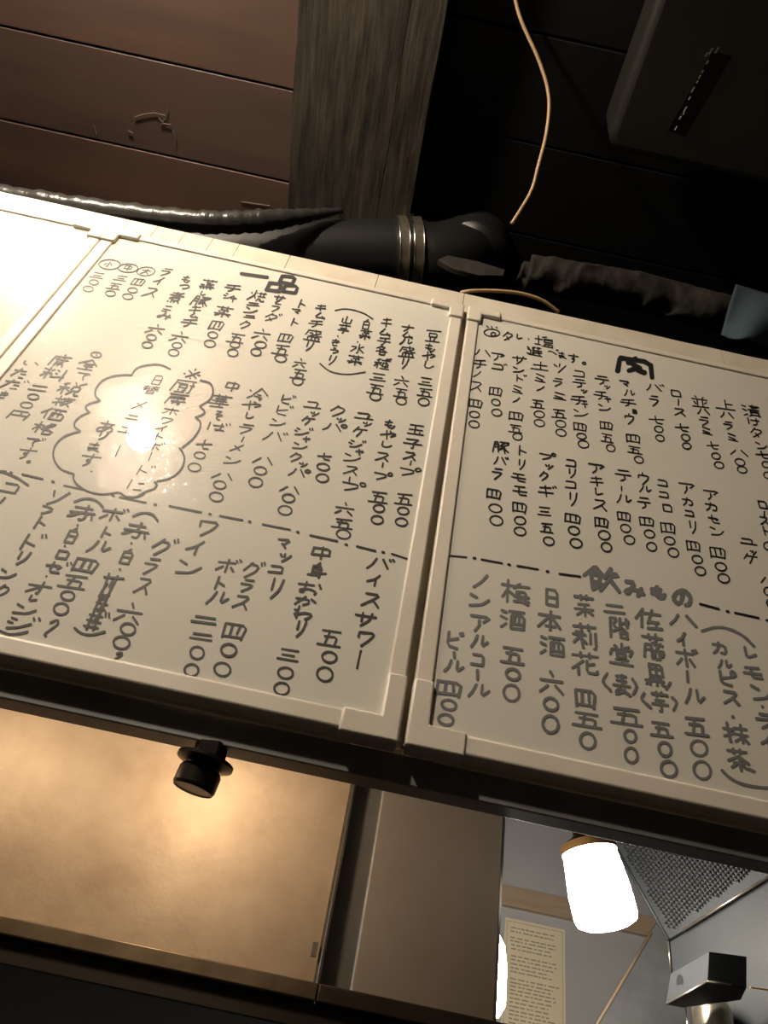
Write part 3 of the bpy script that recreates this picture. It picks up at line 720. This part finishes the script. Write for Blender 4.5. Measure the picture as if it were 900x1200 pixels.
# put every corner of the filter on one plane
def on_plane(u, v, d=0.0):
    r_ = Vector(ray(u, v)); c_ = Vector(CAM); t = ((D_ + nrm * d) - c_).dot(nrm) / r_.dot(nrm); return c_ + r_ * t
fo = [on_plane(712, 972), on_plane(905, 1005), on_plane(905, 1024), on_plane(795, 1094), on_plane(783, 1101)]
bm = bmesh.new(); slab(bm, [rel(p, hd) for p in fo], nrm, .01); link('filter_back', bm, 'hood', hd)
# knitted wire: rows of little loops standing on the filter plane
bm = bmesh.new()
def inside(u, v):
    l = 712 + (783 - 712) * (v - 980) / (1101 - 980); r_ = 905 if v < 1008 else 905 - (v - 1008) * 1.38
    return l + 6 < u < r_ - 8
v = 976; row = 0
while v < 1092:
    u = 712 + (row % 2) * 3
    while u < 904:
        vv = v + (u - 712) * .19
        if inside(u, vv) :
            p = rel(on_plane(u, vv, .0015), hd); q = rel(on_plane(u + 5, vv + 1.6, .0015), hd); m2 = rel(on_plane(u + 2.6, vv - 2.2 + random.uniform(-.5, .5), .003 + random.random() * .002), hd)
            w_ = .0014
            vs = [bm.verts.new(x) for x in (p, m2 + Vector((0, 0, w_)), q, m2 - Vector((0, 0, w_)) + nrm * .002)]
            bm.faces.new((vs[0], vs[1], vs[3])); bm.faces.new((vs[1], vs[2], vs[3])); bm.faces.new((vs[0], vs[3], vs[2])); bm.faces.new((vs[0], vs[2], vs[1]))
        u += 6
    v += 3.6; row += 1
link('wire_mesh', bm, 'mesh', hd)['kind'] = 'stuff'
def bar(name, p, q, r_, m_, parent, seg=8):
    bm = bmesh.new(); tube(bm, [rel(p, parent), rel(q, parent)], r_, seg); return link(name, bm, m_, parent, smooth=True)
bar('rim_bar', on_plane(712, 976, .002), on_plane(783, 1101, .002), .0028, 'hood', hd)
bar('rim_bar', on_plane(906, 1024, .003), on_plane(800, 1090, .003), .0022, 'metal', hd)
# lower flank of the hood
lo = [on_plane(905, 1026, -.012), on_plane(800, 1092, -.012), on_plane(783, 1101, -.012), on_plane(786, 1140, -.012), on_plane(800, 1165, -.012), on_plane(920, 1240, -.012), on_plane(1000, 1180, -.012), on_plane(1000, 1010, -.012)]
bm = bmesh.new(); slab(bm, [rel(p, hd) for p in lo], nrm, .03); link('flank_plate', bm, 'hood', hd)
bar('rim_bar', on_plane(783, 1101, -.006), on_plane(786, 1140, -.006), .0016, 'metal', hd)
# slotted bracket at the foot of the hood
YB = .66
def bp_(u, v, dy=0.0): return rel(at(u, v, 1, YB + dy), hd)
bm = bmesh.new()
F1 = [(786, 1141), (831, 1115), (829, 1150), (780, 1177)]         # angled cheek with the slot
F2 = [(831, 1115), (875, 1121), (875, 1158), (829, 1150)]
F3 = [(780, 1177), (829, 1150), (875, 1158), (868, 1175), (800, 1182)]
slab(bm, [bp_(*F1[0], .06), bp_(*F1[1]), bp_(*F1[2]), bp_(*F1[3], .06)], (-.6, -.8, 0), .003); link('bracket_cheek', bm, 'bracket', hd, bevel=.0006)
bm = bmesh.new(); slab(bm, [bp_(*F2[0]), bp_(*F2[1], .02), bp_(*F2[2], .02), bp_(*F2[3])], (.2, -1, 0), .003); link('bracket_cheek', bm, 'bracket', hd, bevel=.0006)
bm = bmesh.new(); slab(bm, [bp_(*F3[0], .06), bp_(*F3[1]), bp_(*F3[2], .02), bp_(868, 1172, .08), bp_(800, 1181, .09)], (0, -.2, -1), .003); link('bracket_floor', bm, 'bracket', hd, bevel=.0006)
bm = bmesh.new(); sl = []
for k_ in range(16):
    a_ = 2 * math.pi * k_ / 16; u = 797 + 4.0 * math.cos(a_) + 1.2 * math.sin(a_); v = 1153 + 11 * math.sin(a_) - 2 * math.cos(a_)
    sl.append(bp_(u, v, .043 - .06 * (u - 797) / 45 ))
slab(bm, sl, (-.6, -.8, 0), -.0012); link('slot', bm, 'black_wall', hd)
bar('bracket_edge', at(829, 1150, 1, YB - .001), at(857, 1154, 1, YB + .012), .0012, 'metal', hd)
bar('bracket_edge', at(829, 1150, 1, YB - .001), at(782, 1176, 1, YB + .057), .0011, 'metal', hd)
# pipe under the bracket
pp = at(836, 1200, 1, .78); rp = (at(856, 1200, 1, .78) - at(814, 1200, 1, .78)).length / 2
pipe = thing('steel_pipe', 'shiny steel pipe end under the slotted hood bracket', 'pipe', (pp.x, pp.y, -1.1))
bm = bmesh.new(); zt_ = at(836, 1168, 1, .78).z; lathe(bm, [(rp * 1.05, 0), (rp, .02), (rp, zt_ + 1.1 - .02), (rp * .8, zt_ + 1.1 - .006), (rp * .5, zt_ + 1.1)], 32); link('pipe_body', bm, 'metal', pipe, smooth=True)
bar('thin_rod', at(804, 1180, 1, .77), at(808, 1230, 1, .77), .0016, 'chrome', pipe)
# dark sheet leaning behind the lamp with its pale slanting edge
q0, q1 = at(690, 1212, 1, 1.25), at(762, 1094, 1, 1.25)
sh = thing('steel_sheet', 'dark sheet with pale slanting edge below the glowing lamp', 'panel', tuple(q0))
bm = bmesh.new(); slab(bm, [rel(p, sh) for p in (q0, q1, at(790, 1050, 1, 1.25), at(990, 1080, 1, 1.25), at(1000, 1300, 1, 1.25), at(640, 1300, 1, 1.25))], (0, -1, 0), .01); link('sheet', bm, 'beam_steel', sh)
bar('edge_trim', q0 + Vector((-.03, -.003, -.05)), q1 + Vector((.0, -.003, 0)), .0035, 'pale_wood', sh)
rd = at(880, 1158, 1, .60); tag(link('thin_rod', tube(bmesh.new(), [at(879, 1157, 1, .6) + UP, at(915, 1162, 1, .6) + UP], .0012, 8), 'socket'), 'thin copper coloured rod right of the slotted bracket', 'rod')

# ------------------------------------------------------------------ overhead things above the boards
def pt(u, v, ax_, val): return at(u, v, ax_, val)
dpath = [pt(-160, 312, 1, .19), pt(0, 310, 1, .19), pt(150, 306, 1, .19), pt(320, 303, 1, .18), pt(410, 301, 1, .175), pt(475, 301, 1, .17)]
e_ = dpath[-1]
dpath += [e_ + Vector((.06, -.002, .012)), e_ + Vector((.105, -.01, .055)), e_ + Vector((.118, -.015, .12)), Vector((e_.x + .12, e_.y - .015, ZC - .06)), Vector((e_.x + .12, e_.y - .015, ZC - .013))]
dp = smooth_path(dpath, 8)
duct = thing('flexible_duct', 'black flexible duct sagging above the left whiteboard', 'duct', tuple(dpath[3]))
bm = bmesh.new(); dpr = [rel(p, duct) for p in dp]; RD = .064
tube(bm, dpr, lambda t: RD * (1 + .025 * math.sin(t * 260)), 28); link('hose', bm, 'duct', duct, smooth=True)
# wrapped thinner hose in front of it
wp = smooth_path([pt(-120, 216, 1, .115), pt(0, 230, 1, .11), pt(110, 246, 1, .10), pt(220, 259, 1, .085), pt(290, 260, 1, .085), pt(350, 254, 1, .09), pt(400, 247, 1, .10)], 14)
wr = thing('wrapped_hose', 'shiny film-wrapped hose lying along the ceiling planks edge', 'hose', tuple(wp[20]))
bm = bmesh.new(); tube(bm, [rel(p, wr) for p in wp], lambda t: .0175 * (1 + .07 * math.sin(t * 190) + .05 * math.sin(t * 83)) * (1.0 if t < .72 else max(.1, 1 - (t - .72) * 2.6)), 20); link('film', bm, 'wrap', wr, smooth=True)
# double pipe clamp
k0 = min(range(len(dp)), key=lambda i: abs(dp[i].x - dpath[5].x)); pc = dp[k0]; tg = (dp[k0 + 1] - dp[k0 - 1]).normalized()
clampo = thing('pipe_clamp', 'dull metal double clamp gripping the black duct', 'clamp', tuple(pc))
def band(cx, rad, wdt, thick, m_, name):
    bm = bmesh.new(); lathe(bm, [(rad, -wdt / 2), (rad + thick, -wdt / 2), (rad + thick, wdt / 2), (rad, wdt / 2)], 48, tg * cx, tg)
    return link(name, bm, m_, clampo, bevel=.0006)
for cx in (-.0125, .0125):
    band(cx, RD * 1.03, .0150, RD * .05, 'metal', 'clamp_band')
    for e in (-.0085, .0085): band(cx + e, RD * 1.03, .0014, RD * .09, 'chrome', 'band_lip')
# bridge with bolts where it meets the joist
dn = (at(475, 250, 1, .12) - pc); dn = (dn - tg * dn.dot(tg)).normalized(); sd = tg.cross(dn)
def obox(name, c_, hx, hy, hz, m_, parent):
    bm = bmesh.new(); box(bm, (-hx, -hy, -hz), (hx, hy, hz)); Mx = Matrix((tg, sd, dn)).transposed().to_4x4(); bmesh.ops.transform(bm, matrix=Matrix.Translation(c_) @ Mx, verts=bm.verts[:]); return link(name, bm, m_, parent, bevel=.0008)
obox('bridge', dn * (RD * 1.20), .017, .006, .0022, 'metal', clampo)
for s_ in (-1, 1):
    obox('ear', dn * (RD * 1.28) + tg * (.0085 * s_), .0012, .006, .004, 'metal', clampo)
    obox('bolt', dn * (RD * 1.06) + tg * (.001 + .0095 * s_ + .004), .0016, .0075, .003, 'chrome', clampo)
obox('top_link', dn * (RD * 1.42), .0085, .0018, .0012, 'metal', clampo)
obox('link_leg', dn * (RD * 1.34) + tg * .0078, .001, .0018, .003, 'metal', clampo)
obox('link_leg', dn * (RD * 1.34) - tg * .0078, .001, .0018, .003, 'metal', clampo)
# wooden batten end beside the clamp
p_, q_ = at(395, 233, 1, .20), at(462, 248, 1, .20)
bm = bmesh.new(); tube(bm, [p_ + UP, q_ + UP], .0065, 4); tag(link('wood_batten', bm, 'timber'), 'short dusty wooden batten left of the pipe clamp', 'batten')
bm = bmesh.new(); tube(bm, [at(398, 221, 1, .19) + UP, at(372, 241, 1, .19) + UP, at(388, 244, 1, .19) + UP], .003, 6); tag(link('hook', bm, 'unit'), 'small dark hook under the timber joist', 'hook')
# loose wooden scrap
bm = bmesh.new(); slab(bm, [at(u, v, 1, .10) + UP for u, v in ((513, 304), (525, 299), (560, 306), (592, 316), (590, 323), (560, 322), (530, 314))], (0, -1, 0), .01)
tag(link('wood_scrap', bm, 'timber_dark', bevel=.001), 'dusty flat wood scrap on the wall right of the clamp', 'wood')
# crumbling insulated pipe above the right board
ip = smooth_path([at(610, 318, 1, .09), at(680, 330, 1, .085), at(760, 345, 1, .085), at(850, 368, 1, .085), at(960, 395, 1, .085)], 24)
bm = bmesh.new(); tube(bm, [p + UP for p in ip], lambda t: .030 if .03 < t else .018, 26)
for v_ in bm.verts:
    n_ = noise.fractal(v_.co * 26, 1, 2, 4) * .010; c_ = v_.co; v_.co = c_ + Vector((n_, n_ * .8, n_))
bm2 = bm; tag(link('insulated_pipe', bm2, 'soot', smooth=True), 'crumbling brown insulated pipe above the right whiteboard', 'pipe')
# draped blue cloth
bm = bmesh.new(); nx, nz = 26, 18; g = []
for i in range(nx + 1):
    c_ = []
    for k_ in range(nz + 1):
        a, b = i / nx, k_ / nz
        u = 863 + a * 90 - b * (18 - 6 * a) ; v = 333 + a * 26 + b * (58 - 3 * a) + math.sin(a * 14) * 2.2 * b
        y = .035 + .012 * math.sin(a * 9 + b * 2) * (.3 + .7 * b) - .02 * b * (1 - b)
        c_.append(bm.verts.new(at(u, v, 1, y) + UP))
    g.append(c_)
for i in range(nx):
    for k_ in range(nz): bm.faces.new((g[i][k_], g[i][k_ + 1], g[i + 1][k_ + 1], g[i + 1][k_]))
cl_ = tag(link('cloth', bm, 'cloth', smooth=True), 'folded pale blue cloth hanging at the right edge above the whiteboard', 'cloth')
so = cl_.modifiers.new('thick', 'SOLIDIFY'); so.thickness = .003
# cables
def cable(name, pts, r_, label):
    bm = bmesh.new(); tube(bm, [p + UP for p in smooth_path(pts, 8)], r_, 10); return tag(link(name, bm, 'cable', smooth=True), label, 'cable')
cable('cable', [at(596, -40, 2, .485), at(604, 0, 2, .47), at(612, 27, 2, .455), at(632, 72, 2, .43), at(643, 112, 2, .40), at(641, 152, 2, .36), at(631, 194, 2, .31), at(622, 225, 2, .28), at(600, 262, 2, .22)], .0027, 'beige cable dangling down from the dark ceiling')
cable('cable', [at(540, 343, 1, .022), at(553, 341, 1, .015), at(580, 341, 1, .012), at(610, 344, 1, .012), at(635, 352, 1, .016), at(655, 366, 1, .026)], .0026, 'beige cable arching over the top of the right whiteboard')
# black appliance under the ceiling
zu = .36; c1 = at(766, 0, 2, zu); c2 = at(710, 176, 2, zu)
x0 = (c1.x + c2.x) / 2; y1 = c2.y; y0 = y1 - .75; x1 = x0 + .34
un = thing('ceiling_appliance', 'black rounded plastic appliance hanging under the dark ceiling', 'appliance', ((x0 + x1) / 2, (y0 + y1) / 2, zu))
bm = bmesh.new(); pr = []; rr = .028
for cx, cy, a0 in ((x1 - rr, y1 - rr, 0), (x0 + rr, y1 - rr, 90), (x0 + rr, y0 + rr, 180), (x1 - rr, y0 + rr, 270)):
    for k_ in range(7):
        a_ = math.radians(a0 + 15 * k_); pr.append((cx + rr * math.cos(a_), cy + rr * math.sin(a_)))
slab(bm, [rel((x, y, zu), un) for x, y in pr], (0, 0, -1), .10); link('housing', bm, 'unit', un, bevel=.012)
bm = bmesh.new(); box(bm, rel((x0 + .06, y0 + .1, zu + .099), un), rel((x1 - .06, y1 - .1, ZC - .013), un)); link('mount', bm, 'black_wall', un)
s0, s1 = at(833, 60, 2, zu), at(781, 152, 2, zu); sp = [(833, 60), (840, 59), (829, 73), (823, 84), (820, 90), (817, 96), (812, 105), (808, 115), (803, 128), (801, 133), (797, 138), (792, 150), (828, 64)]
g_ = (s1 - s0); n_ = g_.normalized(); pe = Vector((-n_.y, n_.x, 0)) * .006
bm = bmesh.new(); cc = [s0 + pe * -.3, s0 + Vector((.030, 0, 0)), s1 + Vector((.030, .004, 0)), s1 + pe * -.3]
slab(bm, [rel(p, un) + Vector((0, 0, -.0012)) for p in cc], (0, 0, -1), .002); link('grille_inset', bm, 'black_wall', un)
for (u, v) in sp:  # glints on the slots, put in as bright metal slivers
    p = rel(at(u, v, 2, zu - .0015), un); h_ = n_ * random.uniform(.0015, .004); w_ = Vector((.0009, 0, 0))
    bm = bmesh.new(); slab(bm, [p - h_ - w_, p - h_ + w_, p + h_ + w_, p + h_ - w_], (0, 0, -1), .001); link('slot_glint', bm, 'chrome', un)

# ------------------------------------------------------------------ lit lamps outside the frame that the photo's light comes from
def globe(loc, r_, m_, label):
    t = thing('globe_bulb', label, 'lamp', loc)
    bm = bmesh.new(); lathe(bm, [(max(.0005, r_ * math.sin(math.pi * k_ / 16)), -r_ * math.cos(math.pi * k_ / 16)) for k_ in range(17)], 24); link('glass', bm, m_, t, smooth=True)
    bm = bmesh.new(); lathe(bm, [(r_ * .35, r_ * .9), (r_ * .4, r_ * 1.5), (r_ * .15, r_ * 1.7)], 20); link('socket', bm, 'unit', t)
    bm = bmesh.new(); top = max(ZC - .001 - loc[2], r_ * 1.8); tube(bm, [Vector((0, 0, r_ * 1.6)), Vector((0, 0, top))], .0025, 8); link('cord', bm, 'unit', t)
    return t
P0 = at(165, 512, 1, 0); d_ = Vector(ray(165, 512)).normalized(); d_.y = -d_.y; gl = P0 + d_ * 1.0
globe(tuple(gl), .031, 'bulb', 'lit globe bulb hanging in front of the left whiteboard')
# unseen spot lamp with an added cone, aimed down at the upper left of the boards; its mirror image burns out that corner
Pm = at(34, 300, 1, 0); d_ = Vector(ray(34, 300)).normalized(); d_.y = -d_.y; sl_ = Pm + d_ * .52
aim = (Vector((-.14, 0, -.06)) - sl_).normalized()
sp_ = thing('spot_lamp', 'unseen spot lamp with an added cone, aimed at the upper left corner of the boards', 'lamp', tuple(sl_))
bm = bmesh.new(); rs = .040
lathe(bm, [(max(.0005, rs * math.sin(math.pi * k_ / 16)), -rs * math.cos(math.pi * k_ / 16)) for k_ in range(17)], 24); link('glass', bm, 'bulb_side', sp_, smooth=True)
bm = bmesh.new(); n_s = 40; prof_ = [(.018, -.075), (.040, -.06), (.056, -.02), (.066, .045), (.064, .045), (.053, -.019), (.038, -.056), (.0175, -.072)]
lathe(bm, prof_, n_s, (0, 0, 0), aim)
link('added_shade', bm, 'unit', sp_, smooth=True)  # cone added to keep this lamp's light off the ceiling planks
bm = bmesh.new(); tube(bm, [aim * -.07, aim * -.09, Vector((0, 0, ZC - .013 - sl_.z))], .005, 10); link('arm', bm, 'unit', sp_)

# pale scuffs on the ceiling planks
zs = ZC - .0148
for pts in ([(158, 137), (168, 134), (180, 132), (193, 135)], [(197, 127), (194, 138), (188, 147)], [(186, 138), (192, 145), (200, 146)], [(203, 153), (206, 162), (205, 172)], [(110, 147), (113, 158)], [(150, 153), (156, 156)], [(282, 236), (300, 239), (316, 241)]):
    bm = bmesh.new(); P = [at(u, v, 2, zs) + UP for u, v in pts]; tube(bm, P, .0008, 4); link('scuff', bm, 'scuff', ceil)
